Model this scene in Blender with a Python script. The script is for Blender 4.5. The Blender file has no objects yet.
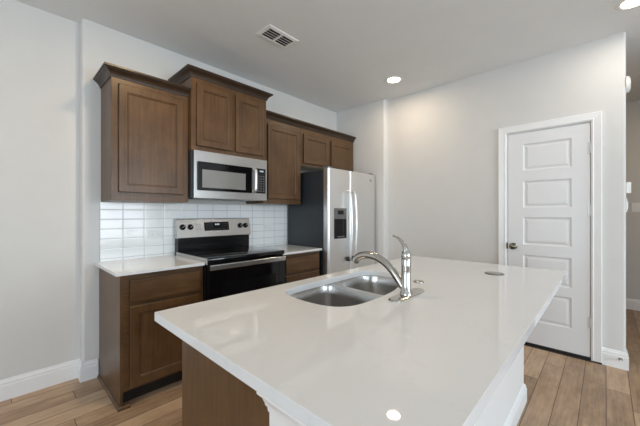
import bpy, bmesh, math, random
from mathutils import Vector, Matrix

random.seed(7)
S = bpy.context.scene
COL = S.collection

# ------------------------------------------------------------------ camera
cam_d = bpy.data.cameras.new('camera')
cam = bpy.data.objects.new('camera', cam_d)
COL.objects.link(cam)
cam_d.sensor_width = 36.0
cam_d.lens = 36.0 * 302.7 / 640.0
cam_d.shift_y = 0.0008
cam_d.clip_start = 0.02
cam.location = (0, 0, 1.265)
cam.rotation_euler = (math.pi / 2, 0, math.radians(43.345 - 90))
S.camera = cam

# ------------------------------------------------------------------ world, light, exposure
w = bpy.data.worlds.new('sky')
S.world = w
w.use_nodes = True
wn = w.node_tree.nodes
wl = w.node_tree.links
sky = wn.new('ShaderNodeTexSky')
sky.sky_type = 'HOSEK_WILKIE'
sky.turbidity = 3.0
sky.sun_direction = (0.5, 0.4, 0.75)
wl.new(sky.outputs[0], wn['Background'].inputs[0])
wn['Background'].inputs[1].default_value = 0.6

S.view_settings.view_transform = 'Standard'
S.view_settings.look = 'None'
S.view_settings.gamma = 1.0
S.view_settings.use_curve_mapping = False
S.view_settings.exposure = 0.02
S.cycles.diffuse_bounces = 8
S.cycles.max_bounces = 12
S.cycles.sample_clamp_indirect = 6.0


def area(name, loc, rot, sx, sy, power, col):
    l = bpy.data.lights.new(name, 'AREA')
    l.shape = 'RECTANGLE'
    l.size = sx
    l.size_y = sy
    l.energy = power
    l.color = col
    o = bpy.data.objects.new(name, l)
    o.location = loc
    o.rotation_euler = rot
    COL.objects.link(o)
    return o


# daylight arriving through the windows of the living area behind the camera
DAY = (0.82, 0.925, 1.0)
area('daylight_rear_wide', (-0.3, -4.58, 1.45), (math.radians(90), 0, 0), 2.9, 1.9, 92, (0.66, 0.85, 1.0))
area('daylight_rear_narrow', (2.35, -4.58, 1.45), (math.radians(90), 0, 0), 1.5, 1.9, 95, DAY)
area('daylight_side', (-4.08, -0.4, 1.45), (math.radians(90), 0, math.radians(-90)), 3.0, 1.9, 102, DAY)


# further ceiling lamps: one of the kitchen grid just above the picture's upper edge, one added unseen to brighten the hall
WARM = (1.0, 0.74, 0.44)
for lx, ly, lp in ((0.80, 1.65, 13), (4.60, -0.75, 5)):
    la = area('ceiling_lamp_and_hall_fill', (lx, ly, 2.735), (0, 0, 0), 0.13, 0.13, lp, WARM)
    la.data.shape = 'DISK'
    la.data.spread = math.radians(180)

# ------------------------------------------------------------------ materials
def mat(name):
    m = bpy.data.materials.new(name)
    m.use_nodes = True
    nt = m.node_tree
    return m, nt, nt.nodes['Principled BSDF']


def N(nt, typ, **kw):
    n = nt.nodes.new(typ)
    for k, v in kw.items():
        setattr(n, k, v)
    return n


def math_node(nt, op, a, b=None, c=None):
    n = nt.nodes.new('ShaderNodeMath')
    n.operation = op
    for i, v in enumerate((a, b, c)):
        if v is None:
            continue
        if isinstance(v, (int, float)):
            n.inputs[i].default_value = v
        else:
            nt.links.new(v, n.inputs[i])
    return n.outputs[0]


def ramp(nt, fac, stops):
    r = nt.nodes.new('ShaderNodeValToRGB')
    el = r.color_ramp.elements
    while len(el) < len(stops):
        el.new(0.5)
    for e, (p, c) in zip(el, stops):
        e.position = p
        e.color = (c[0], c[1], c[2], 1)
    nt.links.new(fac, r.inputs[0])
    return r.outputs[0]


def mapped(nt, scale, coord='Object'):
    if coord == 'World':
        g = N(nt, 'ShaderNodeNewGeometry')
        src = g.outputs['Position']
    else:
        g = N(nt, 'ShaderNodeTexCoord')
        src = g.outputs[coord]
    mp = N(nt, 'ShaderNodeMapping')
    mp.inputs['Scale'].default_value = scale
    nt.links.new(src, mp.inputs[0])
    return mp.outputs[0]


def noise(nt, vec, scale, detail=3, rough=0.55):
    n = N(nt, 'ShaderNodeTexNoise')
    n.inputs['Scale'].default_value = scale
    n.inputs['Detail'].default_value = detail
    n.inputs['Roughness'].default_value = rough
    if vec is not None:
        nt.links.new(vec, n.inputs['Vector'])
    return n.outputs[0]


def bump(nt, b, height, strength, dist):
    n = N(nt, 'ShaderNodeBump')
    n.inputs['Strength'].default_value = strength
    n.inputs['Distance'].default_value = dist
    nt.links.new(height, n.inputs['Height'])
    nt.links.new(n.outputs[0], b.inputs['Normal'])


def plain(name, col, rough=0.5, metal=0.0, spec=0.5, bump_scale=None, bump_d=0.0005, vary=0.03, coat=0.0):
    m, nt, b = mat(name)
    vec = mapped(nt, (1, 1, 1), 'World')
    f = noise(nt, vec, 6.0, 3)
    lo = [max(0, c * (1 - vary)) for c in col]
    hi = [min(1, c * (1 + vary)) for c in col]
    nt.links.new(ramp(nt, f, [(0.3, lo), (0.7, hi)]), b.inputs['Base Color'])
    b.inputs['Roughness'].default_value = rough
    b.inputs['Metallic'].default_value = metal
    b.inputs['Specular IOR Level'].default_value = spec
    if coat:
        b.inputs['Coat Weight'].default_value = coat
        b.inputs['Coat Roughness'].default_value = 0.05
    if bump_scale:
        bump(nt, b, noise(nt, vec, bump_scale, 4), 0.25, bump_d)
    return m


def wood(name, dark, light, axis='Z', rough=0.33):
    m, nt, b = mat(name)
    sc = {'Z': (14, 14, 1.2), 'X': (1.2, 14, 14), 'Y': (14, 1.2, 14)}[axis]
    v = mapped(nt, sc, 'World')
    g = noise(nt, v, 3.0, 6, 0.65)
    v2 = mapped(nt, (1, 1, 1), 'World')
    bl = noise(nt, v2, 7.0, 3, 0.5)
    f = math_node(nt, 'ADD', math_node(nt, 'MULTIPLY', g, 0.6), math_node(nt, 'MULTIPLY', bl, 0.4))
    c = ramp(nt, f, [(0.3, dark), (0.72, light)])
    nt.links.new(c, b.inputs['Base Color'])
    b.inputs['Roughness'].default_value = rough
    b.inputs['Specular IOR Level'].default_value = 0.4
    bump(nt, b, g, 0.08, 0.0006)
    return m


def steel(name, col=(0.50, 0.495, 0.485), axis='X', rough=0.27):
    m, nt, b = mat(name)
    sc = {'X': (2, 260, 260), 'Z': (260, 260, 2), 'Y': (260, 2, 260)}[axis]
    g = noise(nt, mapped(nt, sc, 'World'), 1.0, 3, 0.6)
    nt.links.new(ramp(nt, g, [(0.3, [c * 0.995 for c in col]), (0.7, [min(1, c * 1.004) for c in col])]), b.inputs['Base Color'])
    b.inputs['Metallic'].default_value = 1.0
    r = N(nt, 'ShaderNodeMapRange')
    nt.links.new(g, r.inputs[0])
    r.inputs[3].default_value = rough - 0.01
    r.inputs[4].default_value = rough + 0.01
    nt.links.new(r.outputs[0], b.inputs['Roughness'])
    b.inputs['Anisotropic'].default_value = 0.0
    return m


def emit(name, col, strength):
    m, nt, b = mat(name)
    b.inputs['Base Color'].default_value = (0, 0, 0, 1)
    vec = mapped(nt, (1, 1, 1), 'Object')
    f = noise(nt, vec, 4.0, 1)
    c = ramp(nt, f, [(0.0, [x * 0.97 for x in col]), (1.0, col)])
    nt.links.new(c, b.inputs['Emission Color'])
    b.inputs['Emission Strength'].default_value = strength
    return m


def floor_material():
    m, nt, b = mat('wood_look_planks')
    W, L = 0.1255, 1.22
    g = N(nt, 'ShaderNodeNewGeometry')
    sx = N(nt, 'ShaderNodeSeparateXYZ')
    nt.links.new(g.outputs['Position'], sx.inputs[0])
    yy = math_node(nt, 'DIVIDE', math_node(nt, 'ADD', sx.outputs[1], 50 * W + 0.002), W)
    row = math_node(nt, 'FLOOR', yy)
    fy = math_node(nt, 'FRACT', yy)
    wn1 = N(nt, 'ShaderNodeTexWhiteNoise', noise_dimensions='1D')
    nt.links.new(row, wn1.inputs['W'])
    off = wn1.outputs['Value']
    xx = math_node(nt, 'ADD', math_node(nt, 'DIVIDE', math_node(nt, 'ADD', sx.outputs[0], 40.0), L), math_node(nt, 'MULTIPLY', off, 7.0))
    colm = math_node(nt, 'FLOOR', xx)
    fx = math_node(nt, 'FRACT', xx)
    cmb = N(nt, 'ShaderNodeCombineXYZ')
    nt.links.new(row, cmb.inputs[0])
    nt.links.new(colm, cmb.inputs[1])
    wn2 = N(nt, 'ShaderNodeTexWhiteNoise', noise_dimensions='2D')
    nt.links.new(cmb.outputs[0], wn2.inputs['Vector'])
    # grain
    cmb2 = N(nt, 'ShaderNodeCombineXYZ')
    nt.links.new(math_node(nt, 'MULTIPLY', sx.outputs[0], 2.2), cmb2.inputs[0])
    nt.links.new(math_node(nt, 'MULTIPLY', sx.outputs[1], 34.0), cmb2.inputs[1])
    nt.links.new(math_node(nt, 'MULTIPLY', wn2.outputs['Value'], 37.0), cmb2.inputs[2])
    gr = noise(nt, cmb2.outputs[0], 1.6, 8, 0.72)
    cmb3 = N(nt, 'ShaderNodeCombineXYZ')
    nt.links.new(math_node(nt, 'MULTIPLY', sx.outputs[0], 5.0), cmb3.inputs[0])
    nt.links.new(math_node(nt, 'MULTIPLY', sx.outputs[1], 11.0), cmb3.inputs[1])
    nt.links.new(math_node(nt, 'MULTIPLY', wn2.outputs['Value'], 91.0), cmb3.inputs[2])
    bl = noise(nt, cmb3.outputs[0], 1.3, 4, 0.6)
    f = math_node(nt, 'ADD', math_node(nt, 'MULTIPLY', gr, 0.46), math_node(nt, 'MULTIPLY', bl, 0.32))
    f = math_node(nt, 'ADD', f, math_node(nt, 'MULTIPLY', wn2.outputs['Value'], 0.22))
    c = ramp(nt, f, FLOOR_STOPS)
    # grooves between planks
    ey = math_node(nt, 'MULTIPLY', math_node(nt, 'MINIMUM', fy, math_node(nt, 'SUBTRACT', 1.0, fy)), W)
    ex = math_node(nt, 'MULTIPLY', math_node(nt, 'MINIMUM', fx, math_node(nt, 'SUBTRACT', 1.0, fx)), L)
    e = math_node(nt, 'MINIMUM', ex, ey)
    mr = N(nt, 'ShaderNodeMapRange')
    nt.links.new(e, mr.inputs[0])
    mr.inputs[1].default_value = 0.0009
    mr.inputs[2].default_value = 0.0032
    mix = N(nt, 'ShaderNodeMix', data_type='RGBA')
    nt.links.new(mr.outputs[0], mix.inputs[0])
    mix.inputs[6].default_value = (0.095, 0.055, 0.032, 1)
    nt.links.new(c, mix.inputs[7])
    nt.links.new(mix.outputs[2], b.inputs['Base Color'])
    b.inputs['Roughness'].default_value = 0.42
    b.inputs['Specular IOR Level'].default_value = 0.4
    h = math_node(nt, 'ADD', math_node(nt, 'MULTIPLY', gr, 0.15), mr.outputs[0])
    bump(nt, b, h, 0.3, 0.001)
    return m


def tile_material():
    m, nt, b = mat('white_subway_tile')
    W, Hh = 0.1555, 0.0775
    g = N(nt, 'ShaderNodeNewGeometry')
    sx = N(nt, 'ShaderNodeSeparateXYZ')
    nt.links.new(g.outputs['Position'], sx.inputs[0])
    u = math_node(nt, 'DIVIDE', math_node(nt, 'SUBTRACT', sx.outputs[0], 0.537 - 3 * W), W)
    v = math_node(nt, 'DIVIDE', math_node(nt, 'SUBTRACT', sx.outputs[2], 0.986 - 5 * Hh), Hh)
    fu, fv = math_node(nt, 'FRACT', u), math_node(nt, 'FRACT', v)
    eu = math_node(nt, 'MULTIPLY', math_node(nt, 'MINIMUM', fu, math_node(nt, 'SUBTRACT', 1.0, fu)), W)
    ev = math_node(nt, 'MULTIPLY', math_node(nt, 'MINIMUM', fv, math_node(nt, 'SUBTRACT', 1.0, fv)), Hh)
    e = math_node(nt, 'MINIMUM', eu, ev)
    mr = N(nt, 'ShaderNodeMapRange')
    nt.links.new(e, mr.inputs[0])
    mr.inputs[1].default_value = 0.0010
    mr.inputs[2].default_value = 0.0024
    mix = N(nt, 'ShaderNodeMix', data_type='RGBA')
    nt.links.new(mr.outputs[0], mix.inputs[0])
    mix.inputs[6].default_value = (0.46, 0.46, 0.46, 1)
    mix.inputs[7].default_value = (0.90, 0.905, 0.905, 1)
    nt.links.new(mix.outputs[2], b.inputs['Base Color'])
    b.inputs['Roughness'].default_value = 0.12
    pil = N(nt, 'ShaderNodeMapRange')
    nt.links.new(e, pil.inputs[0])
    pil.inputs[1].default_value = 0.001
    pil.inputs[2].default_value = 0.007
    wav = noise(nt, mapped(nt, (1, 1, 1), 'World'), 14.0, 2)
    h = math_node(nt, 'ADD', pil.outputs[0], math_node(nt, 'MULTIPLY', wav, 0.9))
    bump(nt, b, h, 0.35, 0.0016)
    return m


def quartz_material(name, col):
    m, nt, b = mat(name)
    v = mapped(nt, (1, 1, 1), 'World')
    n1 = noise(nt, v, 2.6, 8, 0.62)
    vein = math_node(nt, 'ABSOLUTE', math_node(nt, 'SUBTRACT', n1, 0.5))
    c = ramp(nt, vein, [(0.0, [x * 0.965 for x in col]), (0.012, col), (1.0, col)])
    nt.links.new(c, b.inputs['Base Color'])
    b.inputs['Roughness'].default_value = 0.025
    b.inputs['Specular IOR Level'].default_value = 0.5
    return m


FLOOR_STOPS = [(0.30, (0.21, 0.13, 0.08)), (0.5, (0.43, 0.288, 0.183)), (0.70, (0.63, 0.455, 0.31))]

M = {}
M['paint'] = plain('greige_wall_paint', (0.66, 0.65, 0.635), 0.62, spec=0.3, bump_scale=220, vary=0.012)
M['ceiling'] = plain('ceiling_paint', (0.765, 0.78, 0.785), 0.8, spec=0.2, bump_scale=160, bump_d=0.001, vary=0.012)
M['trim'] = plain('white_trim_paint', (0.82, 0.82, 0.825), 0.35, vary=0.01)
M['door'] = plain('white_door_paint', (0.76, 0.76, 0.77), 0.38, vary=0.01)
M['floor'] = floor_material()
M['tile'] = tile_material()
M['quartz'] = quartz_material('white_quartz', (0.735, 0.745, 0.76))
M['wood'] = wood('brown_stained_maple', (0.058, 0.029, 0.012), (0.150, 0.079, 0.034), 'Z')
M['wood_h'] = wood('brown_stained_maple_rail', (0.058, 0.029, 0.012), (0.150, 0.079, 0.034), 'X')
M['wood_shaded'] = wood('stained_molding_shaded', (0.022, 0.012, 0.007), (0.048, 0.027, 0.014), 'X')  # crown shade painted in as a darker copy of the cabinet stain
M['maple'] = wood('unfinished_maple', (0.55, 0.42, 0.27), (0.72, 0.58, 0.40), 'X')
M['glaze_and_shade'] = plain('dark_glaze_and_edge_shade', (0.022, 0.011, 0.006), 0.45)
M['toe'] = plain('black_toe_kick_and_gap_shade', (0.012, 0.01, 0.009), 0.6)
M['steel'] = steel('brushed_stainless', axis='X')
M['steel_v'] = steel('brushed_stainless_upright', col=(0.80, 0.80, 0.80), axis='Z', rough=0.33)
M['sink'] = plain('satin_sink_steel', (0.60, 0.595, 0.585), 0.25, metal=1.0)
M['chrome'] = plain('polished_nickel', (0.56, 0.545, 0.52), 0.09, metal=1.0)
M['nickel'] = plain('satin_nickel', (0.42, 0.40, 0.37), 0.3, metal=1.0)
M['black'] = plain('black_enamel', (0.006, 0.006, 0.007), 0.16, spec=0.25)
M['glass'] = plain('black_glass', (0.004, 0.004, 0.005), 0.05, spec=0.4)
M['window_grey'] = plain('grey_door_screen', (0.21, 0.215, 0.215), 0.12, spec=0.7, coat=0.5)
M['case'] = plain('charcoal_appliance_case', (0.028, 0.035, 0.042), 0.30)
M['plastic_grey'] = plain('grey_plastic', (0.13, 0.13, 0.127), 0.4)
M['plastic_dark'] = plain('dark_plastic', (0.03, 0.03, 0.032), 0.35)
M['white_plastic'] = plain('white_plastic', (0.82, 0.82, 0.80), 0.35)
M['hinge'] = plain('pale_satin_hinge', (0.60, 0.60, 0.60), 0.35, metal=0.3)
M['key'] = plain('pale_key_print', (0.13, 0.13, 0.13), 0.5)
M['digits'] = emit('lit_clock_digits', (0.75, 0.9, 1.0), 0.9)
M['bronze'] = plain('dark_bronze_knob', (0.20, 0.185, 0.14), 0.14, metal=1.0)
M['lens'] = emit('lamp_lens', (1.0, 0.86, 0.66), 14.0)
M['dark_void'] = plain('dark_duct', (0.012, 0.012, 0.012), 0.9)
M['ring'] = plain('burner_print', (0.045, 0.045, 0.047), 0.15)


# ------------------------------------------------------------------ geometry helpers
def new():
    return bmesh.new()


def obj(name, bm, m, parent=None, smooth=None, bevel=None):
    bmesh.ops.remove_doubles(bm, verts=bm.verts, dist=1e-6)
    bmesh.ops.recalc_face_normals(bm, faces=bm.faces)
    me = bpy.data.meshes.new(name)
    xs = [v.co for v in bm.verts]
    lo = Vector([min(v[i] for v in xs) for i in range(3)])
    hi = Vector([max(v[i] for v in xs) for i in range(3)])
    c = Vector(((lo.x + hi.x) / 2, (lo.y + hi.y) / 2, lo.z))
    bmesh.ops.translate(bm, verts=bm.verts, vec=-c)
    bm.to_mesh(me)
    bm.free()
    if isinstance(m, (list, tuple)):
        for k in m:
            me.materials.append(k)
    else:
        me.materials.append(m)
    o = bpy.data.objects.new(name, me)
    COL.objects.link(o)
    base = Vector((0, 0, 0))
    p = parent
    while p is not None:
        base += p.location
        p = p.parent
    o.parent = parent
    o.location = c - base
    if smooth:
        for f in me.polygons:
            f.use_smooth = True
        try:
            me.set_sharp_from_angle(angle=math.radians(smooth))
        except Exception:
            pass
    if bevel:
        md = o.modifiers.new('bevel', 'BEVEL')
        md.width = bevel
        md.segments = 2
        md.limit_method = 'ANGLE'
        md.angle_limit = math.radians(40)
    return o


def thing(name, label, cat, loc, group=None):
    o = bpy.data.objects.new(name, None)
    o.empty_display_size = 0.1
    COL.objects.link(o)
    o.location = loc
    o['label'] = label
    o['category'] = cat
    if group:
        o['group'] = group
    return o


def tag(o, label, cat, group=None):
    o['label'] = label
    o['category'] = cat
    if group:
        o['group'] = group
    return o


def struct(name, bm, m, parent=None, **kw):
    o = obj(name, bm, m, parent, **kw)
    if parent is None:
        o['kind'] = 'structure'
    return o


def box(bm, x0, x1, y0, y1, z0, z1, bev=0.0, seg=2):
    vs = [bm.verts.new((x, y, z)) for x in (x0, x1) for y in (y0, y1) for z in (z0, z1)]
    q = [(0, 1, 3, 2), (4, 6, 7, 5), (0, 4, 5, 1), (2, 3, 7, 6), (0, 2, 6, 4), (1, 5, 7, 3)]
    fs = [bm.faces.new([vs[i] for i in f]) for f in q]
    if bev:
        es = list({e for f in fs for e in f.edges})
        bmesh.ops.bevel(bm, geom=es, offset=bev, segments=seg, affect='EDGES', profile=0.5)
    return bm


def bx(*a, **k):
    return box(new(), *a, **k)


def ring_faces(bm, loops, close=True, cap0=False, cap1=False):
    rows = [[bm.verts.new(p) for p in lp] for lp in loops]
    n = len(rows[0])
    for a, b in zip(rows, rows[1:]):
        for i in range(n if close else n - 1):
            j = (i + 1) % n
            try:
                bm.faces.new((a[i], a[j], b[j], b[i]))
            except ValueError:
                pass
    if cap0:
        bm.faces.new(rows[0][::-1])
    if cap1:
        bm.faces.new(rows[-1])
    return rows


def cyl(bm, p, q, r0, r1=None, seg=24, rings=None):
    """cylinder or cone from p to q; rings = list of (t, r) for a turned profile"""
    p, q = Vector(p), Vector(q)
    d = q - p
    a = d.normalized()
    u = a.orthogonal().normalized()
    v = a.cross(u)
    prof = rings if rings else [(0, r0), (1, r0 if r1 is None else r1)]
    loops = []
    for t, r in prof:
        c = p + d * t
        loops.append([c + (u * math.cos(2 * math.pi * k / seg) + v * math.sin(2 * math.pi * k / seg)) * max(r, 1e-5) for k in range(seg)])
    ring_faces(bm, loops, True, True, True)
    return bm


def tube(bm, pts, radii, seg=16, flat=1.0, flat_axis=None):
    pts = [Vector(p) for p in pts]
    n = len(pts)
    loops = []
    u = None
    for i in range(n):
        t = (pts[min(i + 1, n - 1)] - pts[max(i - 1, 0)]).normalized()
        if u is None:
            u = Vector(flat_axis) if flat_axis else t.orthogonal()
        u = (u - t * u.dot(t)).normalized()
        v = t.cross(u)
        r = radii[i] if isinstance(radii, (list, tuple)) else radii
        loops.append([pts[i] + u * math.cos(2 * math.pi * k / seg) * r + v * math.sin(2 * math.pi * k / seg) * r * flat for k in range(seg)])
    ring_faces(bm, loops, True, True, True)
    return bm


def catmull(pts, n=6, closed=False):
    P = [Vector(p) for p in pts]
    out = []
    m = len(P)
    rng = range(m) if closed else range(m - 1)
    for i in rng:
        if closed:
            a, b, c, d = P[(i - 1) % m], P[i], P[(i + 1) % m], P[(i + 2) % m]
        else:
            a, b, c, d = P[max(i - 1, 0)], P[i], P[i + 1], P[min(i + 2, m - 1)]
        for k in range(n):
            t = k / n
            out.append(0.5 * ((2 * b) + (c - a) * t + (2 * a - 5 * b + 4 * c - d) * t * t + (3 * b - a - 3 * c + d) * t ** 3))
    if not closed:
        out.append(P[-1])
    return out


def sweep(bm, path, prof, out_left=True):
    """sweep a closed profile of (outward, z) along a plan path of (x, y), mitred at the corners"""
    P = [Vector((p[0], p[1])) for p in path]
    n = len(P)
    sgn = 1 if out_left else -1
    loops = []
    for i in range(n):
        def nrm(a, b):
            d = (b - a).normalized()
            return Vector((-d.y, d.x)) * sgn
        if i == 0:
            o = nrm(P[0], P[1])
        elif i == n - 1:
            o = nrm(P[-2], P[-1])
        else:
            a, b = nrm(P[i - 1], P[i]), nrm(P[i], P[i + 1])
            o = (a + b)
            o = o / max(0.2, o.dot(a))
        loops.append([(P[i].x + o.x * f, P[i].y + o.y * f, z) for f, z in prof])
    ring_faces(bm, loops, True, True, True)
    return bm


def rounded_rect(x0, x1, y0, y1, r, seg=6):
    out = []
    for cx, cy, a0 in ((x1 - r, y1 - r, 0), (x0 + r, y1 - r, 90), (x0 + r, y0 + r, 180), (x1 - r, y0 + r, 270)):
        for k in range(seg + 1):
            a = math.radians(a0 + 90 * k / seg)
            out.append((cx + r * math.cos(a), cy + r * math.sin(a)))
    return out


def prism(bm, poly, z0, z1):
    ring_faces(bm, [[(x, y, z0) for x, y in poly], [(x, y, z1) for x, y in poly]], True, True, True)
    return bm


def slab_with_hole(bm, outer, holes, z0, z1):
    es = []
    loops = []
    for lp in [outer] + holes:
        vs = [bm.verts.new((x, y, z0)) for x, y in lp]
        loops.append(vs)
        for i in range(len(vs)):
            es.append(bm.edges.new((vs[i], vs[(i + 1) % len(vs)])))
    r = bmesh.ops.triangle_fill(bm, edges=es, use_beauty=True, use_dissolve=False)
    fs = [f for f in r['geom'] if isinstance(f, bmesh.types.BMFace)]
    if z1 != z0:
        ex = bmesh.ops.extrude_face_region(bm, geom=fs)
        bmesh.ops.translate(bm, verts=[v for v in ex['geom'] if isinstance(v, bmesh.types.BMVert)], vec=(0, 0, z1 - z0))
    return bm


# ------------------------------------------------------------------ the setting
XF = 3.485      # right wall with the door
YK = 2.87       # kitchen wall
ZC = 2.74
struct('floor', bx(-4.1, 5.9, -4.6, 3.1, -0.06, 0), M['floor'])
struct('ceiling', bx(-4.1, 5.9, -4.6, 3.1, ZC, ZC + 0.08), M['ceiling'])


def rounded_wall(x0, x1, y0, y1, corners, z0=0.0, z1=ZC, r=0.018):
    """plan rectangle with bullnose at the named corners"""
    pl = []
    for name, cx, cy, a0 in (('ne', x1, y1, 0), ('nw', x0, y1, 90), ('sw', x0, y0, 180), ('se', x1, y0, 270)):
        if name in corners:
            ox = cx - r if 'e' in name else cx + r
            oy = cy - r if 'n' in name else cy + r
            for k in range(7):
                a = math.radians(a0 + 15 * k)
                pl.append((ox + r * math.cos(a), oy + r * math.sin(a)))
        else:
            pl.append((cx, cy))
    return prism(new(), pl, z0, z1)


struct('wall_left', bx(-4.1, 0.43, 2.972, 3.1, 0, ZC), M['paint'])
struct('wall_back', rounded_wall(0.43, 3.40, YK, 3.1, ('sw',)), M['paint'], smooth=40)
struct('wall_alcove', rounded_wall(3.40, 3.605, 2.072, 3.1, ('sw',)), M['paint'], smooth=40)

# right wall: piers either side of the door and the lintel over it
DY0, DY1, DZ = 0.078, 0.727, 2.066
wr = new()
pl = [(3.605, -0.12), (3.605, DY0), (XF, DY0)]
r = 0.018
for k in range(7):
    a = math.radians(180 + 15 * k)
    pl.append((XF + r + r * math.cos(a), -0.12 + r + r * math.sin(a)))
prism(wr, pl, 0, ZC)
box(wr, XF, 3.605, DY1, 2.072, 0, ZC)
box(wr, XF, 3.605, DY0, DY1, DZ, ZC)
struct('wall_right', wr, M['paint'], smooth=40)
struct('wall_hall', bx(5.72, 5.9, -4.6, 3.1, 0, ZC), M['paint'])
pw = new()
box(pw, 3.605, 5.72, -0.02, 0.06, 0, ZC)
box(pw, 4.5, 4.6, 0.06, 2.97, 0, ZC)
struct('wall_pantry_unseen', pw, M['paint'])  # unseen partitions added to keep the space behind the door dark
struct('wall_hall_light_block', bx(XF, 3.605, -4.5, -1.35, 0, ZC), M['paint'])  # unseen wall added to cut the daylight reaching the hall

# rear and side walls of the living area, each with a window opening
rw = new()
for x0, x1 in ((-4.1, -1.8), (1.2, 1.55), (3.15, 5.9)):
    box(rw, x0, x1, -4.62, -4.5, 0, ZC)
for x0, x1 in ((-1.8, 1.2), (1.55, 3.15)):
    box(rw, x0, x1, -4.62, -4.5, 0, 0.45)
    box(rw, x0, x1, -4.62, -4.5, 2.42, ZC)
struct('wall_rear', rw, M['paint'])
sw = new()
box(sw, -4.12, -4.0, -4.5, -1.95, 0, ZC)
box(sw, -4.12, -4.0, 1.15, 2.972, 0, ZC)
box(sw, -4.12, -4.0, -1.95, 1.15, 0, 0.45)
box(sw, -4.12, -4.0, -1.95, 1.15, 2.42, ZC)
struct('wall_side', sw, M['paint'])


def window(name, a0, a1, axis):
    fr = new()
    def b(u0, u1, z0, z1):
        if axis == 'x':
            box(fr, u0, u1, -4.55, -4.505, z0, z1)
        else:
            box(fr, -4.05, -4.005, u0, u1, z0, z1)
    b(a0, a0 + 0.05, 0.45, 2.42)
    b(a1 - 0.05, a1, 0.45, 2.42)
    b(a0, a1, 0.45, 0.5)
    b(a0, a1, 2.37, 2.42)
    m_ = (a0 + a1) / 2
    b(m_ - 0.02, m_ + 0.02, 0.5, 2.37)
    struct(name, fr, M['trim'])


window('window_1', -1.8, 1.2, 'x')
window('window_2', 1.55, 3.15, 'x')
window('window_3', -1.95, 1.15, 'y')

BB = [(0, 0), (0.016, 0), (0.016, 0.098), (0.012, 0.104), (0.012, 0.118), (0.007, 0.128), (0.005, 0.138), (0, 0.14)]
struct('baseboard_left', sweep(new(), [(-3.98, 2.972), (0.43, 2.972), (0.43, YK), (0.525, YK)], BB, out_left=False), M['trim'])
struct('baseboard_right', sweep(new(), [(XF, 0.022), (XF, -0.12), (3.605, -0.12)], BB, out_left=False), M['trim'])
struct('baseboard_back', sweep(new(), [(XF, 2.07), (XF, 0.792)], BB, out_left=False), M['trim'])
struct('baseboard_hall', sweep(new(), [(5.72, -0.03), (5.72, -4.4)], BB, out_left=False), M['trim'])

# door casing: side legs and head as one mitred trim
cs = new()
for prof in [[(0, 0.0), (0.0, 0.014), (0.012, 0.020), (0.018, 0.016), (0.050, 0.020), (0.064, 0.022), (0.068, 0.018), (0.068, 0.0)]]:
    y_in0, y_in1, zi = 0.090, 0.722, 2.058
    loops = []
    for (yy, zz, sy, sz) in ((y_in0, 0.012, -1, 0), (y_in0, zi, -1, 1), (y_in1, zi, 1, 1), (y_in1, 0.012, 1, 0)):
        loops.append([(XF - h, yy + sy * d, zz + sz * d) for d, h in prof])
    ring_faces(cs, loops, True, True, True)
struct('trim_1', cs, M['trim'])
jb = new()
box(jb, XF - 0.001, 3.605, DY0 + 0.001, DY0 + 0.014, 0.0, DZ - 0.001)
box(jb, XF - 0.001, 3.605, DY1 - 0.014, DY1 - 0.001, 0.0, DZ - 0.001)
box(jb, XF - 0.001, 3.605, DY0 + 0.014, DY1 - 0.014, DZ - 0.014, DZ - 0.001)
struct('trim_2', jb, M['trim'])

struct('casing_shade_strip', bx(XF - 0.024, 3.604, 0.0235, 0.7885, 0.0003, 0.0045), M['toe'])  # dark strip standing in for the shadow under door and casing

# five panel door
d = new()
xf, xb = XF - 0.002, XF + 0.033
y0, y1, z0, z1 = 0.096, 0.709, 0.030, 2.048
py0, py1 = 0.220, 0.582
pz = [(0.242, 0.516), (0.602, 0.868), (0.966, 1.230), (1.322, 1.578), (1.678, 1.936)]
zs = sorted([z0, z1] + [v for p in pz for v in p])
ys = [y0, py0, py1, y1]
for i in range(3):
    for k in range(len(zs) - 1):
        if i == 1 and (zs[k], zs[k + 1]) in pz:
            a0, a1, c0, c1 = ys[1], ys[2], zs[k], zs[k + 1]
            lp = []
            for ins, dep in ((0, 0), (0.005, 0.006), (0.012, 0.010), (0.020, 0.010), (0.034, 0.004), (0.040, 0.003)):
                lp.append([(xf + dep, a0 + ins, c0 + ins), (xf + dep, a1 - ins, c0 + ins), (xf + dep, a1 - ins, c1 - ins), (xf + dep, a0 + ins, c1 - ins)])
            ring_faces(d, lp, True, False, True)
        else:
            d.faces.new([d.verts.new(p) for p in ((xf, ys[i], zs[k]), (xf, ys[i + 1], zs[k]), (xf, ys[i + 1], zs[k + 1]), (xf, ys[i], zs[k + 1]))])
ring_faces(d, [[(xf, y0, z0), (xf, y1, z0), (xf, y1, z1), (xf, y0, z1)], [(xb, y0, z0), (xb, y1, z0), (xb, y1, z1), (xb, y0, z1)]], True, False, True)
door = struct('door_1', d, M['door'])
obj('door_gap_shade', bx(xf + 0.001, xb - 0.002, y0, y1, 0.004, 0.0298), M['toe'], door)  # added dark strip that paints the shade in the gap below the door
k = new()
cyl(k, (xf, 0.660, 0.945), (xf - 0.068, 0.660, 0.945), 0, rings=[(0, 0.032), (0.1, 0.031), (0.16, 0.012), (0.38, 0.011), (0.45, 0.02), (0.58, 0.029), (0.75, 0.031), (0.9, 0.025), (1.0, 0.008)], seg=28)
kn = obj('door_knob', k, M['bronze'], door, smooth=50)
obj('latch_plate', bx(xf - 0.003, xf + 0.001, 0.7095, 0.7195, 0.915, 0.975), M['bronze'], door)
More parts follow.
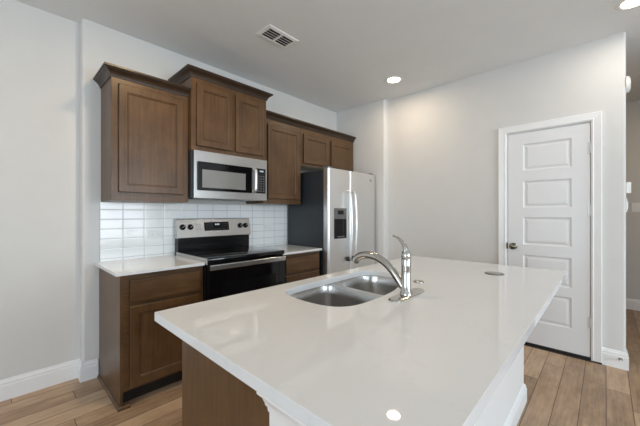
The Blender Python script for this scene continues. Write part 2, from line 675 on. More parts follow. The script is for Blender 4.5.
for zc in (0.33, 1.295, 1.83):
    h = new()
    cyl(h, (xf - 0.006, 0.0935, zc - 0.045), (xf - 0.006, 0.0935, zc + 0.045), 0.006, seg=12)
    box(h, xf - 0.0035, xf + 0.001, 0.0935, 0.113, zc - 0.048, zc + 0.048, bev=0.001, seg=1)
    obj('hinge', h, M['hinge'], door, smooth=40)


# ------------------------------------------------------------------ cabinets
def panel_front(bm, x0, x1, z0, z1, yf, t=0.019, stile=0.056):
    """slab with a routed, mitred frame around a flat centre; returns the centre rectangle"""
    rings = [(0.0, t), (0.0, 0.004), (0.004, 0.0), (stile - 0.004, 0.0), (stile - 0.001, 0.004), (stile + 0.004, 0.004), (stile + 0.009, 0.010)]
    lp = []
    for i, dep in rings:
        lp.append([(x0 + i, yf + dep, z0 + i), (x1 - i, yf + dep, z0 + i), (x1 - i, yf + dep, z1 - i), (x0 + i, yf + dep, z1 - i)])
    f0 = set(bm.faces)
    ring_faces(bm, lp, True, True, False)
    for f in set(bm.faces) - f0:           # dark glaze left in the routed groove; outer edge shade painted with it
        ys_ = [v.co.y for v in f.verts]
        xs_ = [v.co.x for v in f.verts]
        zs_ = [v.co.z for v in f.verts]
        ins = min(min(xs_) - x0, x1 - max(xs_), min(zs_) - z0, z1 - max(zs_))
        if stile + 0.001 > ins >= stile - 0.0045 and max(ys_) - min(ys_) > 0.0005 or ins < 0.0001 and max(ys_) - min(ys_) > 0.01:
            f.material_index = 1
    i = rings[-1][0]
    return (x0 + i, x1 - i, z0 + i, z1 - i, yf + rings[-1][1])


def cabinet_door(parent, x0, x1, z0, z1, yf, name='door', stile=0.056):
    b = new()
    r = panel_front(b, x0, x1, z0, z1, yf, stile=stile)
    dr = obj(name, b, [M['wood'], M['glaze_and_shade']], parent)
    c = new()
    box(c, r[0] - 0.001, r[1] + 0.001, r[4] - 0.0005, r[4] + 0.006, r[2] - 0.001, r[3] + 0.001)
    obj('door_panel', c, M['wood'], dr)
    return dr


def crown_profile(z):
    return [(-0.002, z), (0.006, z), (0.009, z + 0.010), (0.015, z + 0.024), (0.028, z + 0.040), (0.040, z + 0.047), (0.043, z + 0.053), (0.050, z + 0.055), (0.050, z + 0.068), (-0.002, z + 0.068)]


def wall_cabinet(name, label, x0, x1, y0, z0, z1, doors, crown_path):
    t = thing(name, label, 'cabinet', ((x0 + x1) / 2, (y0 + YK) / 2, z0))
    body = new()
    box(body, x0, x1, y0 + 0.019, YK - 0.001, z0, z1)
    obj('body', body, M['wood'], t)
    fr = new()
    xs = sorted(doors)
    box(fr, x0, x1, y0, y0 + 0.0188, z0, z1, bev=0.0012, seg=1)
    obj('face_frame', fr, M['wood'], t)
    for (a, b, c, d_) in doors:
        cabinet_door(t, a, b, c, d_, y0 - 0.0195)
    obj('crown_molding', sweep(new(), crown_path, crown_profile(z1 - 0.008), out_left=False), M['wood_shaded'], t, smooth=30)
    return t


wall_cabinet('wall_cabinet', 'tall brown wall cabinet with one door, leftmost, above the left counter', 0.545, 1.0885, 2.55, 1.357, 2.248,
             [(0.587, 1.042, 1.420, 2.200)], [(0.545, YK - 0.001), (0.545, 2.55), (1.0885, 2.55)])
wall_cabinet('wall_cabinet', 'raised brown wall cabinet with two doors above the microwave', 1.092, 1.853, 2.497, 1.796, 2.412,
             [(1.132, 1.460, 1.835, 2.362), (1.497, 1.806, 1.835, 2.362)], [(1.092, YK - 0.001), (1.092, 2.497), (1.853, 2.497), (1.853, YK - 0.001)])
wall_cabinet('wall_cabinet', 'brown single-door wall cabinet between microwave and refrigerator', 1.8565, 2.378, 2.55, 1.370, 2.256,
             [(1.905, 2.350, 1.420, 2.195)], [(1.8565, 2.55), (2.378, 2.55)])
short = wall_cabinet('wall_cabinet', 'short brown wall cabinet with two small doors over the refrigerator', 2.3795, 3.372, 2.55, 1.822, 2.256,
             [(2.412, 2.842, 1.850, 2.190), (2.898, 3.328, 1.850, 2.190)], [(2.3795, 2.55), (3.372, 2.55)])
obj('bottom_panel', bx(2.40, 3.352, 2.572, YK - 0.003, 1.8195, 1.8218), M['maple'], short)['label'] = 'pale unfinished underside'


def base_cabinet(label, x0, x1, left_panel):
    yb, zt = 2.272, 0.865
    t = thing('base_cabinet', label, 'cabinet', ((x0 + x1) / 2, (yb + YK) / 2, 0))
    body = new()
    box(body, x0 + 0.018, x1, yb + 0.019, YK - 0.012, 0.105, zt)
    obj('body', body, M['wood'], t)
    sp = new()
    # end panel with toe notch
    poly = [(yb, 0.105), (yb, zt), (YK - 0.012, zt), (YK - 0.012, 0.0), (yb + (0.0 if left_panel else 0.07), 0.0), (yb + (0.0 if left_panel else 0.07), 0.105)]
    ring_faces(sp, [[(x0, y, z) for y, z in poly], [(x0 + 0.0178, y, z) for y, z in poly]], True, True, True)
    obj('side_panel', sp, M['wood'], t)
    fr = new()
    box(fr, x0 + 0.018, x1, yb, yb + 0.0188, 0.105, zt, bev=0.0012, seg=1)
    obj('face_frame', fr, M['wood_h'], t)
    tk = new()
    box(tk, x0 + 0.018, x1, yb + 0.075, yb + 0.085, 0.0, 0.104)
    obj('toe_kick', tk, M['toe'], t)
    dw = new()
    a, b = x0 + 0.053, x1 - 0.027
    box(dw, a, b, yb - 0.0195, yb - 0.0005, 0.680, 0.828, bev=0.004, seg=2)
    dro = obj('drawer', dw, [M['wood_h'], M['glaze_and_shade']], t)
    for f in dro.data.polygons:
        if abs(f.normal.y) < 0.3:
            f.material_index = 1  # drawer edges darkened to paint in the reveal shade
    cabinet_door(t, a, b, 0.122, 0.655, yb - 0.0195)
    if left_panel:
        sh = new()
        pr = [(0, 0), (0.014, 0), (0.013, 0.008), (0.009, 0.014), (0.004, 0.018), (0, 0.019)]
        sweep(sh, [(x0 - 0.0005, YK - 0.012), (x0 - 0.0005, yb - 0.0005), (x0 + 0.055, yb - 0.0005)], pr, out_left=False)
        obj('shoe_molding', sh, M['wood_h'], t)
    return t


base_cabinet('brown base cabinet with drawer and door at the left end, beside the range', 0.532, 1.085, True)
base_cabinet('narrow brown base cabinet between the range and the refrigerator', 1.857, 2.400, False)

CT0, CT = 0.863, 0.888
IT0 = 0.856
ct = obj('countertop', bx(0.503, 1.0855, 2.240, YK - 0.001, 0.866, CT, bev=0.002), M['quartz'])
tag(ct, 'short white quartz countertop left of the range, on the left base cabinet', 'countertop')
ct = obj('countertop', bx(1.8565, 2.408, 2.240, YK - 0.001, 0.866, CT, bev=0.002), M['quartz'])
tag(ct, 'small white quartz countertop between the range and the refrigerator', 'countertop')
bs = obj('backsplash', bx(0.537, 2.44, YK - 0.0085, YK - 0.0005, CT + 0.0005, 1.3555), M['tile'])
tag(bs, 'glossy white subway tile backsplash behind range and counters', 'tiles')


def outlet(label, cx, cz, sideways=True):
    yf = YK - 0.009
    t = thing('wall_outlet', label, 'outlet', (cx, yf, cz), group='outlets in the backsplash')
    w_, h_ = (0.115, 0.07) if sideways else (0.075, 0.115)
    obj('cover_plate', bx(cx - w_ / 2, cx + w_ / 2, yf - 0.005, yf, cz - h_ / 2, cz + h_ / 2, bev=0.002), M['white_plastic'], t)
    for s in (-1, 1):
        ux, uz = (cx + s * 0.024, cz) if sideways else (cx, cz + s * 0.024)
        o_ = obj('socket', bx(ux - 0.015, ux + 0.015, yf - 0.0065, yf - 0.005, uz - 0.015, uz + 0.015, bev=0.0006), M['white_plastic'], t)
        sl = new()
        for q in (-0.006, 0.006):
            if sideways:
                box(sl, ux - 0.004, ux + 0.004, yf - 0.007, yf - 0.0065, uz + q - 0.001, uz + q + 0.001)
            else:
                box(sl, ux + q - 0.001, ux + q + 0.001, yf - 0.007, yf - 0.0065, uz - 0.004, uz + 0.004)
        obj('slots', sl, M['plastic_grey'], o_)


outlet('white sideways outlet in the tile above the left counter', 0.935, 1.082)
outlet('white sideways outlet in the tile right of the range', 2.150, 1.113)

# ------------------------------------------------------------------ range
RX0, RX1 = 1.0875, 1.8535
rg = thing('range', 'stainless and black electric range with glass cooktop between the base cabinets', 'stove', (1.4705, 2.5, 0))
rb = new()
box(rb, RX0, RX1, 2.235, 2.855, 0.06, 0.880)
obj('body', rb, M['black'], rg)
ft = new()
for sx in (RX0 + 0.05, RX1 - 0.05):
    for sy in (2.30, 2.80):
        f = new()
        cyl(f, (sx, sy, 0), (sx, sy, 0.06), 0.016, seg=12)
        obj('foot', f, M['plastic_dark'], rg)
ft.free()
cook = obj('cooktop', bx(RX0 + 0.006, RX1 - 0.0005, 2.208, 2.770, 0.882, 0.918, bev=0.006), M['glass'], rg, smooth=40)
for cx, cy, rr in ((1.28, 2.36, 0.105), (1.66, 2.36, 0.085), (1.28, 2.63, 0.075), (1.66, 2.63, 0.105)):
    q = new()
    pts = [(cx + rr * math.cos(2 * math.pi * i / 40), cy + rr * math.sin(2 * math.pi * i / 40), 0.9183) for i in range(41)]
    ring_faces(q, [[(cx + s * math.cos(2 * math.pi * i / 48), cy + s * math.sin(2 * math.pi * i / 48), 0.9184) for i in range(48)] for s in (rr, rr - 0.004)])
    obj('burner_ring', q, M['ring'], cook)
tr = new()
box(tr, RX0, RX0 + 0.006, 2.210, 2.80, 0.872, 0.9195, bev=0.0015)
obj('side_trim', tr, M['steel'], rg)
# backguard: black lower riser and leaning stainless console
bg = new()
poly = [(2.786, 0.905), (2.785, 1.052), (2.86, 1.052), (2.86, 0.87)]
ring_faces(bg, [[(RX0 + 0.012, y, z) for y, z in poly], [(RX1 - 0.012, y, z) for y, z in poly]], True, True, True)
obj('back_riser', bg, M['black'], rg)
cn = new()
poly = [(2.768, 1.045), (2.772, 1.040), (2.86, 1.040), (2.86, 1.216), (2.812, 1.216), (2.804, 1.212)]
ring_faces(cn, [[(x, y, z) for y, z in poly] for x in (RX0, RX1)], True, True, True)
con = obj('control_console', cn, M['steel'], rg, bevel=0.002)


def con_y(z):
    return 2.768 + (z - 1.045) * (2.804 - 2.768) / (1.212 - 1.045)


nrm = Vector((0, -(1.212 - 1.045), 0.036)).normalized()
for kx in (1.140, 1.212, 1.733, 1.797):
    z = 1.140
    p = Vector((kx, con_y(z), z))
    kb = new()
    cyl(kb, p, p + nrm * 0.028, 0, rings=[(0, 0.026), (0.15, 0.026), (0.2, 0.022), (0.9, 0.019), (1.0, 0.016)], seg=24)
    ko = obj('knob', kb, M['black'], con, smooth=40)
    g = new()
    u = Vector((math.cos(0.6), 0, math.sin(0.6)))
    tube(g, [p + nrm * 0.030 - u * 0.015, p + nrm * 0.030 + u * 0.015], 0.003, seg=8)
    obj('knob_grip', g, M['nickel'], ko)
dp = new()


def console_quad(bm, x0, x1, z0_, z1_, t):
    lo = [(x0, con_y(z0_), z0_), (x1, con_y(z0_), z0_), (x1, con_y(z1_), z1_), (x0, con_y(z1_), z1_)]
    hi = [(Vector(p) + nrm * t)[:] for p in lo]
    ring_faces(bm, [lo, hi], True, True, True)


console_quad(dp, 1.345, 1.602, 1.100, 1.182, 0.003)
disp = obj('display', dp, M['glass'], con)
dg = new()
xx = 1.455
for seg_ in ((0, 1, 1), (1, 1, 0), (1, 0, 1)):
    box(dg, xx, xx + 0.010, con_y(1.158) - 0.0042, con_y(1.158) - 0.0036, 1.150, 1.166)
    xx += 0.017
obj('clock_digits', dg, M['digits'], disp)
ky = new()
for zz in (1.115, 1.138, 1.160):
    for i in range(9):
        x = 1.362 + i * 0.027
        if 1.44 < x < 1.51 and zz > 1.13:
            continue
        box(ky, x, x + 0.012, con_y(zz) - 0.0040, con_y(zz) - 0.0035, zz, zz + 0.005)
obj('key_print', ky, M['key'], disp)
for kx in (1.270, 1.300):
    for zz in (1.110, 1.160):
        bt = new()
        console_quad(bt, kx, kx + 0.008, zz, zz + 0.008, 0.0015)
        obj('indicator', bt, M['plastic_grey'], con)
# oven door
od = new()
box(od, RX0 + 0.004, RX1 - 0.004, 2.196, 2.233, 0.235, 0.868, bev=0.005)
odo = obj('oven_door', od, M['glass'], rg)
ow = new()
box(ow, 1.20, 1.74, 2.1935, 2.1958, 0.36, 0.72)
obj('oven_window', ow, M['black'], odo)
hb = new()
poly = rounded_rect(2.160, 2.174, 0.830, 0.872, 0.006, 3)
ring_faces(hb, [[(x, y, z) for y, z in poly] for x in (RX0 + 0.002, RX1 - 0.030)], True, True, True)
for x in (RX0 + 0.05, RX1 - 0.05):
    box(hb, x - 0.012, x + 0.012, 2.172, 2.197, 0.842, 0.862)
obj('door_handle', hb, M['steel'], odo)
obj('storage_drawer', bx(RX0 + 0.004, RX1 - 0.004, 2.200, 2.233, 0.075, 0.225, bev=0.004), M['steel'], rg)

# ------------------------------------------------------------------ microwave
mw = thing('microwave', 'stainless over-the-range microwave with black door under the raised cabinet', 'microwave', (1.4725, 2.65, 1.392))
MX0, MX1, MY, MZ0, MZ1 = 1.0925, 1.8525, 2.47, 1.392, 1.7945
obj('body', bx(MX0 + 0.001, MX1 - 0.001, MY + 0.032, YK - 0.012, MZ0 + 0.012, MZ1), M['case'], mw)
obj('front_panel', bx(MX0 + 0.009, MX1 - 0.010, MY, MY + 0.0315, MZ0, MZ1, bev=0.004), M['steel'], mw)
dg = new()
poly = rounded_rect(1.130, 1.662, 1.460, 1.702, 0.008, 3)
ring_faces(dg, [[(x, MY - 0.010, z) for x, z in poly], [(x, MY - 0.0005, z) for x, z in poly]], True, True, True)
md = obj('door', dg, M['glass'], mw)
obj('door_window', bx(1.168, 1.588, MY - 0.0125, MY - 0.0102, 1.484, 1.637, bev=0.001), M['window_grey'], md)
h = new()
cyl_pts = [(1.688, MY - 0.002, 1.470), (1.688, MY - 0.022, 1.480), (1.688, MY - 0.034, 1.50), (1.688, MY - 0.036, 1.58), (1.688, MY - 0.034, 1.665), (1.688, MY - 0.022, 1.685), (1.688, MY - 0.002, 1.695)]
tube(h, catmull(cyl_pts, 4), 0.014, seg=14)
obj('door_handle', h, M['steel_v'], mw, smooth=60)
kp = obj('control_panel', bx(1.714, 1.822, MY - 0.006, MY - 0.0005, 1.462, 1.705, bev=0.002), M['glass'], mw)
kk = new()
for r_ in range(7):
    for c_ in range(3):
        x, z = 1.728 + c_ * 0.030, 1.480 + r_ * 0.024
        box(kk, x, x + 0.018, MY - 0.0066, MY - 0.0061, z, z + 0.010)
obj('key_print', kk, M['key'], kp)
dg = new()
for i in range(4):
    box(dg, 1.752 + i * 0.011, 1.759 + i * 0.011, MY - 0.0068, MY - 0.0061, 1.672, 1.686)
obj('clock_digits', dg, M['digits'], kp)
uv = new()
box(uv, 1.15, 1.80, MY + 0.04, MY + 0.30, MZ0 + 0.002, MZ0 + 0.0115)
obj('vent_grille', uv, M['plastic_dark'], mw)

# ------------------------------------------------------------------ refrigerator
fx0, fx1, fyd, fyc = 2.436, 3.345, 2.172, 2.252
fr = thing('refrigerator', 'tall stainless side-by-side refrigerator with charcoal sides and door dispenser', 'refrigerator', ((fx0 + fx1) / 2, 2.53, 0))
obj('case', bx(fx0 + 0.004, fx1 - 0.004, fyc, 2.845, 0.03, 1.745, bev=0.004), M['case'], fr)
SPL = 2.812


def fridge_door(x0, x1, name):
    b = new()
    pl = []
    rr = 0.022
    for cx, cy, a0 in ((x0 + rr, fyd + rr, 180), (x1 - rr, fyd + rr, 270)):
        for k_ in range(7):
            a = math.radians(a0 + 15 * k_)
            pl.append((cx + rr * math.cos(a), cy + rr * math.sin(a)))
    pl += [(x1, fyc - 0.006), (x0, fyc - 0.006)]
    prism(b, pl, 0.10, 1.762)
    return b


fdb = fridge_door(fx0, SPL - 0.005, 'freezer')
fd = obj('freezer_door', fdb, M['steel_v'], fr, smooth=40)
rd = obj('refrigerator_door', fridge_door(SPL + 0.005, fx1, 'fridge'), M['steel_v'], fr, smooth=40)


def fridge_handle(x, parent):
    h = new()
    pts = [(x, fyd + 0.001, 0.735), (x, fyd - 0.030, 0.745), (x, fyd - 0.048, 0.80), (x, fyd - 0.062, 1.13), (x, fyd - 0.048, 1.45), (x, fyd - 0.030, 1.515), (x, fyd + 0.001, 1.525)]
    tube(h, catmull(pts, 6), 0.0135, seg=14)
    hh = obj('handle', h, M['steel_v'], parent, smooth=60)
    e = new()
    box(e, x - 0.016, x + 0.016, fyd - 0.034, fyd - 0.0005, 0.715, 0.765, bev=0.004)
    obj('handle_mount', e, M['plastic_dark'], hh)


fridge_handle(2.768, fd)
fridge_handle(2.858, rd)
ds = new()
# dispenser housing: frame round a niche, with a control strip on top
box(ds, 2.528, 2.742, fyd - 0.006, fyd - 0.0002, 1.205, 1.325, bev=0.002)
dsp = obj('dispenser', ds, M['plastic_grey'], fd)
nb = new()
box(nb, 2.528, 2.742, fyd - 0.006, fyd - 0.0002, 0.985, 1.2045, bev=0.002)
obj('dispenser_niche', nb, M['black'], fd)
btn = new()
box(btn, 2.585, 2.685, fyd - 0.0075, fyd - 0.0062, 1.255, 1.300)
obj('dispenser_display', btn, M['glass'], dsp)
pd = new()
box(pd, 2.575, 2.695, fyd - 0.012, fyd - 0.0062, 1.00, 1.012, bev=0.001)
obj('drip_tray', pd, M['plastic_grey'], dsp)
bd = new()
cyl(bd, (3.235, fyd + 0.0005, 1.683), (3.235, fyd - 0.003, 1.683), 0.017, seg=24)
obj('badge', bd, M['nickel'], rd)
for x in (fx0 + 0.05, fx1 - 0.05):
    hc = new()
    box(hc, x - 0.03, x + 0.03, fyd + 0.02, fyd + 0.13, 1.7625, 1.782, bev=0.005)
    obj('hinge_cover', hc, M['plastic_grey'], fr)
obj('kick_grille', bx(fx0 + 0.01, fx1 - 0.01, fyc - 0.03, fyc - 0.001, 0.02, 0.094), M['plastic_dark'], fr)
for x in (fx0 + 0.06, fx1 - 0.06):
    for y in (2.30, 2.78):
        f = new()
        cyl(f, (x, y, 0), (x, y, 0.032), 0.02, seg=12)
        obj('foot', f, M['plastic_dark'], fr)

# ------------------------------------------------------------------ island
IX0, IX1, IY0, IY1 = 0.406, 2.533, 0.185, 1.256
ic = thing('island_cabinet', 'brown island base cabinet below the large white island countertop', 'cabinet', (1.465, 0.94, 0))
BX0, BX1, BY0, BY1 = 0.498, 2.425, 0.6565, 1.222
obj('end_panel', bx(BX0, BX0 + 0.018, BY0, BY1, 0, 0.855), M['wood'], ic)
obj('end_panel', bx(BX1 - 0.018, BX1, BY0, BY1, 0, 0.855), M['wood'], ic)
obj('back_panel', bx(BX0 + 0.0185, BX1 - 0.0185, BY0, BY0 + 0.012, 0, 0.855), M['wood'], ic)
ff = new()
for x0, x1 in ((BX0 + 0.0185, BX0 + 0.06), (1.12, 1.16), (1.76, 1.80), (BX1 - 0.06, BX1 - 0.0185)):
    box(ff, x0, x1, BY1 - 0.019, BY1, 0.105, 0.855)
for z0_, z1_ in ((0.105, 0.14), (0.828, 0.855)):
    box(ff, BX0 + 0.06, BX1 - 0.06, BY1 - 0.0185, BY1 - 0.0005, z0_, z1_)
obj('face_frame', ff, M['wood'], ic)
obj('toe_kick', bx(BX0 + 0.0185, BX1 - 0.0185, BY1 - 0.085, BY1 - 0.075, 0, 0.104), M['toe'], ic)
for x0, x1 in ((0.55, 0.835), (0.84, 1.135), (1.147, 1.455), (1.46, 1.775), (1.787, 2.08), (2.085, 2.38)):
    b = new()
    lp = []
    for i, dep in [(0.0, -0.019), (0.0, -0.004), (0.004, 0.0), (0.052, 0.0), (0.055, -0.004), (0.060, -0.004), (0.065, -0.010)]:
        lp.append([(x0 + i, BY1 + 0.0195 + dep, 0.125 + i), (x1 - i, BY1 + 0.0195 + dep, 0.125 + i), (x1 - i, BY1 + 0.0195 + dep, 0.845 - i), (x0 + i, BY1 + 0.0195 + dep, 0.845 - i)])
    ring_faces(b, lp, True, True, True)
    obj('door', b, M['wood'], ic)

kw = thing('knee_wall', 'white painted knee wall under the island overhang on the seating side', 'half wall', (1.465, 0.53, 0))
KX0, KX1, KY0, KY1 = 0.497, 2.427, 0.402, 0.6555
obj('wall_face', bx(KX0, KX1, KY0, KY1, 0, 0.855), M['trim'], kw)
CR = [(0, 0.738), (0.005, 0.738), (0.007, 0.752), (0.014, 0.758), (0.016, 0.766), (0.024, 0.782), (0.036, 0.794), (0.041, 0.800), (0.041, 0.855), (0, 0.855)]
obj('crown_molding', sweep(new(), [(KX0 - 0.0002, KY1), (KX0 - 0.0002, KY0 - 0.0002), (KX1 + 0.0002, KY0 - 0.0002), (KX1 + 0.0002, KY1)], CR, out_left=False), M['trim'], kw)
BB2 = [(0, 0), (0.016, 0), (0.016, 0.085), (0.012, 0.092), (0.012, 0.104), (0.006, 0.115), (0, 0.12)]
obj('baseboard', sweep(new(), [(KX0 - 0.0002, KY1), (KX0 - 0.0002, KY0 - 0.0002), (KX1 + 0.0002, KY0 - 0.0002), (KX1 + 0.0002, KY1)], BB2, out_left=False), M['trim'], kw)

hole_pts = [(1.05, 0.742), (1.18, 0.740), (1.31, 0.752), (1.45, 0.786), (1.56, 0.815), (1.655, 0.868), (1.703, 0.955), (1.708, 1.05), (1.685, 1.125), (1.62, 1.162),
            (1.45, 1.168), (1.2, 1.165), (1.02, 1.155), (0.938, 1.112), (0.909, 1.02), (0.905, 0.90), (0.925, 0.81), (0.975, 0.76)]
hole = [(p.x, p.y) for p in catmull([(x, y, 0) for x, y in hole_pts], 5, closed=True)]
it = new()
slab_with_hole(it, rounded_rect(IX0, IX1, IY0, IY1, 0.006, 3), [hole], IT0, CT)
ito = obj('island_countertop', it, M['quartz'], bevel=0.0025)
tag(ito, 'large white quartz island countertop with sink cut-out in the foreground', 'countertop')

# sink
sk = thing('sink', 'stainless undermount double bowl sink set in the island countertop', 'sink', (1.3, 0.95, 0.66))


def offset_loop(lp, d_):
    n = len(lp)
    out = []
    for i in range(n):
        a, b = Vector(lp[i - 1]), Vector(lp[(i + 1) % n])
        t = (b - a).normalized()
        nn = Vector((t.y, -t.x))
        out.append((lp[i][0] + nn.x * d_, lp[i][1] + nn.y * d_))
    return out


lb = [(1.05, 0.738), (1.18, 0.737), (1.258, 0.752), (1.288, 0.80), (1.300, 0.92), (1.306, 1.06), (1.300, 1.135), (1.262, 1.168), (1.15, 1.168), (1.02, 1.158), (0.936, 1.114), (0.906, 1.02), (0.902, 0.90), (0.922, 0.81), (0.972, 0.756)]
rbp = [(1.44, 0.781), (1.56, 0.812), (1.658, 0.866), (1.706, 0.955), (1.711, 1.05), (1.688, 1.127), (1.62, 1.166), (1.45, 1.172), (1.372, 1.166), (1.340, 1.13), (1.334, 1.05), (1.326, 0.92), (1.324, 0.82), (1.352, 0.778)]
lbl = [(p.x, p.y) for p in catmull([(x, y, 0) for x, y in lb], 5, closed=True)]
rbl = [(p.x, p.y) for p in catmull([(x, y, 0) for x, y in rbp], 5, closed=True)]
rim = new()
slab_with_hole(rim, offset_loop(hole, 0.022), [lbl, rbl], 0.8545, 0.8545)
obj('rim', rim, M['sink'], sk)


def bowl(lp, depth):
    b = new()
    loops = []
    for off, dz in ((0.0, 0.0), (-0.002, -0.004), (-0.006, -0.05), (-0.012, -depth + 0.05), (-0.018, -depth + 0.025), (-0.032, -depth + 0.008), (-0.055, -depth)):
        loops.append([(x, y, 0.8545 + dz) for x, y in offset_loop(lp, off)])
    cx = sum(p[0] for p in lp) / len(lp)
    cy = sum(p[1] for p in lp) / len(lp)
    last = loops[-1]
    loops.append([(cx + (p[0] - cx) * 0.2, cy + (p[1] - cy) * 0.2, p[2] - 0.003) for p in last])
    ring_faces(b, loops, True, False, True)
    o_ = obj('bowl', b, M['sink'], sk, smooth=60)
    dr = new()
    cyl(dr, (cx, cy, 0.8545 - depth - 0.002), (cx, cy, 0.8545 - depth + 0.002), 0, rings=[(0, 0.045), (0.6, 0.045), (1, 0.038)], seg=28)
    obj('drain', dr, M['chrome'], o_)


bowl(lbl, 0.20)
bowl(rbl, 0.18)

# faucet
FX, FY = 1.278, 0.664
fa = thing('faucet', 'polished nickel single lever kitchen faucet arching over the island sink', 'faucet', (FX, FY, CT))
dk = new()
pl = rounded_rect(FX - 0.128, FX + 0.150, FY - 0.030, FY + 0.030, 0.0295, 8)
ring_faces(dk, [[(x, y, CT + 0.0003) for x, y in pl], [(x, y, CT + 0.005) for x, y in pl], [(FX + (x - FX) * 0.97, FY + (y - FY) * 0.88, CT + 0.009) for x, y in pl]], True, True, True)
obj('deck_plate', dk, M['chrome'], fa, smooth=40)
bo = new()
cyl(bo, (FX, FY, CT + 0.009), (FX, FY, 1.100), 0, rings=[(0, 0.028), (0.05, 0.026), (0.08, 0.0220), (0.60, 0.0212), (0.78, 0.0225), (0.80, 0.0205), (0.82, 0.0225), (0.90, 0.0215), (0.96, 0.017), (1.0, 0.010)], seg=32)
obj('body', bo, M['chrome'], fa, smooth=50)
sp = new()
pts = catmull([(FX, FY + 0.006, 0.912), (FX, FY + 0.026, 0.938), (FX, FY + 0.048, 0.968), (FX, FY + 0.080, 1.004), (FX, FY + 0.120, 1.034), (FX, FY + 0.165, 1.052), (FX, FY + 0.210, 1.056), (FX, FY + 0.245, 1.050)], 6)
n_ = len(pts)
tube(sp, pts, [0.0170 + 0.0020 * min(1, i / (n_ * 0.75)) for i in range(n_)], seg=20)
spo = obj('spout', sp, M['chrome'], fa, smooth=60)
hd = new()
hpts = catmull([(FX, FY + 0.235, 1.0525), (FX, FY + 0.262, 1.043), (FX, FY + 0.280, 1.030), (FX, FY + 0.289, 1.012)], 4)
tube(hd, hpts, [0.0195 - 0.001 * i / (len(hpts) - 1) for i in range(len(hpts))], seg=20)
obj('spray_head', hd, M['chrome'], spo, smooth=60)
lv = new()
pts = catmull([(FX, FY + 0.000, 1.085), (FX, FY + 0.003, 1.105), (FX, FY + 0.012, 1.124), (FX, FY + 0.030, 1.143), (FX, FY + 0.048, 1.154), (FX, FY + 0.068, 1.161)], 5)
n_ = len(pts)
tube(lv, pts, [0.0185 - 0.0125 * min(1, i / (n_ - 1) * 1.15) for i in range(n_)], seg=16, flat=0.7, flat_axis=(1, 0, 0))
obj('lever', lv, M['chrome'], fa, smooth=60)

cp = new()
cyl(cp, (1.583, 0.748, CT + 0.0003), (1.583, 0.748, CT + 0.010), 0, rings=[(0, 0.027), (0.5, 0.026), (0.85, 0.020), (1, 0.010)], seg=28)
tag(obj('sink_hole_cover', cp, M['nickel'], smooth=40), 'small round nickel cap on the island counter behind the faucet', 'cap')
po = thing('pop_up_outlet', 'flat round grey outlet cover flush in the island countertop near its far end', 'outlet', (2.126, 0.507, CT))
q = new()
cyl(q, (2.126, 0.507, CT + 0.0002), (2.126, 0.507, CT + 0.004), 0, rings=[(0, 0.054), (0.6, 0.054), (1, 0.050)], seg=36)
obj('trim_ring', q, M['plastic_grey'], po, smooth=40)
q = new()
cyl(q, (2.126, 0.507, CT + 0.0041), (2.126, 0.507, CT + 0.0055), 0.041, seg=36)
obj('lid', q, M['nickel'], po, smooth=40)


# ------------------------------------------------------------------ ceiling fittings
def downlight(label, x, y, power, col):
    t = thing('recessed_light', label, 'ceiling light', (x, y, ZC))
    rgm = new()
    pr = [(0.068, ZC - 0.0005), (0.070, ZC - 0.005), (0.088, ZC - 0.004), (0.094, ZC - 0.0005)]
    ring_faces(rgm, [[(x + r_ * math.cos(2 * math.pi * i / 40), y + r_ * math.sin(2 * math.pi * i / 40), z) for i in range(40)] for r_, z in pr])
    obj('trim_ring', rgm, M['white_plastic'], t, smooth=40)
    ln = new()
    cyl(ln, (x, y, ZC - 0.0004), (x, y, ZC - 0.003), 0.0675, seg=36)
    obj('lens', ln, M['lens'], t)
    l = bpy.data.lights.new('downlight_beam', 'AREA')
    l.shape = 'DISK'
    l.size = 0.13
    l.energy = power
    l.color = col
    l.spread = math.radians(180)
    lo = bpy.data.objects.new('downlight_beam', l)
    lo.location = (0, 0, -0.006)
    lo.parent = t
    COL.objects.link(lo)


downlight('lit round recessed ceiling light nearer the refrigerator corner', 2.985, 1.70, 5.5, (1.0, 0.80, 0.58))
downlight('lit round recessed ceiling light cut by the top right of the photo', 3.031, -0.145, 4, (1.0, 0.92, 0.82))

vt = thing('ceiling_vent', 'white rectangular air register on the ceiling above the range', 'vent', (1.598, 1.995, ZC))
vx0, vx1, vy0, vy1 = 1.442, 1.756, 1.902, 2.088
ix0, ix1, iy0, iy1 = vx0 + 0.030, vx1 - 0.030, vy0 + 0.025, vy1 - 0.025
v = new()
ring_faces(v, [[(a, b_, z) for a, b_ in ((x0, y0_), (x1, y0_), (x1, y1_), (x0, y1_))] for x0, x1, y0_, y1_, z in
               ((vx0, vx1, vy0, vy1, ZC - 0.0003), (vx0 + 0.003, vx1 - 0.003, vy0 + 0.003, vy1 - 0.003, ZC - 0.006), (ix0, ix1, iy0, iy1, ZC - 0.010), (ix0, ix1, iy0, iy1, ZC - 0.0003))])
obj('frame', v, M['white_plastic'], vt)
obj('duct', bx(ix0, ix1, iy0, iy1, ZC - 0.0012, ZC - 0.0004), M['dark_void'], vt)
mx = (ix0 + ix1) / 2
obj('divider', bx(mx - 0.007, mx + 0.007, iy0, iy1, ZC - 0.0105, ZC - 0.0014), M['white_plastic'], vt)
for (a, b_) in ((ix0, mx - 0.007), (mx + 0.007, ix1)):
    for i in range(5):
        yc = iy0 + (i + 0.25) * (iy1 - iy0) / 4.6
        sl = new()
        poly = [(yc - 0.007, ZC - 0.0095), (yc - 0.006, ZC - 0.0105), (yc + 0.006, ZC - 0.0055), (yc + 0.005, ZC - 0.0045)]
        ring_faces(sl, [[(x, y, z) for y, z in poly] for x in (a, b_)], True, True, True)
        obj('louver', sl, M['white_plastic'], vt)

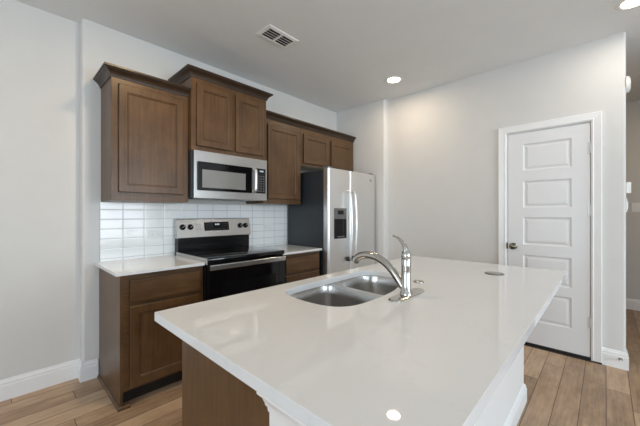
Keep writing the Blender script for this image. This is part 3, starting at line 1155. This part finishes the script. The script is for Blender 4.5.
# ------------------------------------------------------------------ wall fittings by the hall
ch = new()
cyl(ch, (3.545, -0.1205, 2.325), (3.545, -0.148, 2.325), 0, rings=[(0, 0.068), (0.5, 0.066), (0.85, 0.055), (1, 0.040)], seg=32)
tag(obj('smoke_alarm', ch, M['white_plastic'], smooth=40), 'white round alarm high on the wall end beside the hall', 'alarm')
th = thing('thermostat', 'white box thermostat on the wall end beside the hall, above a switch', 'thermostat', (3.545, -0.135, 1.435))
obj('cover', bx(3.500, 3.590, -0.150, -0.1205, 1.430, 1.520, bev=0.004), M['white_plastic'], th)
obj('screen', bx(3.520, 3.570, -0.1515, -0.1502, 1.465, 1.505), M['plastic_grey'], th)
s1 = thing('light_switch', 'white rocker switch plate on the wall end below the thermostat', 'light switch', (3.545, -0.125, 1.26))
obj('cover_plate', bx(3.510, 3.585, -0.127, -0.1205, 1.275, 1.390, bev=0.002), M['white_plastic'], s1)
obj('rocker', bx(3.531, 3.564, -0.133, -0.1272, 1.30, 1.365, bev=0.002), M['white_plastic'], s1)
s2 = thing('light_switch', 'white double switch plate on the grey hall wall', 'light switch', (5.717, -0.315, 1.285))
obj('cover_plate', bx(5.712, 5.7195, -0.380, -0.250, 1.285, 1.405, bev=0.002), M['white_plastic'], s2)
for y in (-0.340, -0.290):
    obj('rocker', bx(5.707, 5.7118, y - 0.016, y + 0.016, 1.312, 1.378, bev=0.002), M['white_plastic'], s2)
dst = thing('door_stop', 'small metal door stop on the baseboard right of the door', 'door stop', (XF - 0.03, -0.088, 0.074))
q = new()
cyl(q, (XF - 0.0165, -0.088, 0.078), (XF - 0.020, -0.088, 0.078), 0.013, seg=20)
obj('base', q, M['nickel'], dst)
q = new()
cyl(q, (XF - 0.0202, -0.088, 0.078), (XF - 0.062, -0.088, 0.078), 0.005, seg=14)
st = obj('spring', q, M['nickel'], dst)
q = new()
cyl(q, (XF - 0.0622, -0.088, 0.078), (XF - 0.075, -0.088, 0.078), 0.009, seg=16)
obj('tip', q, M['white_plastic'], dst)
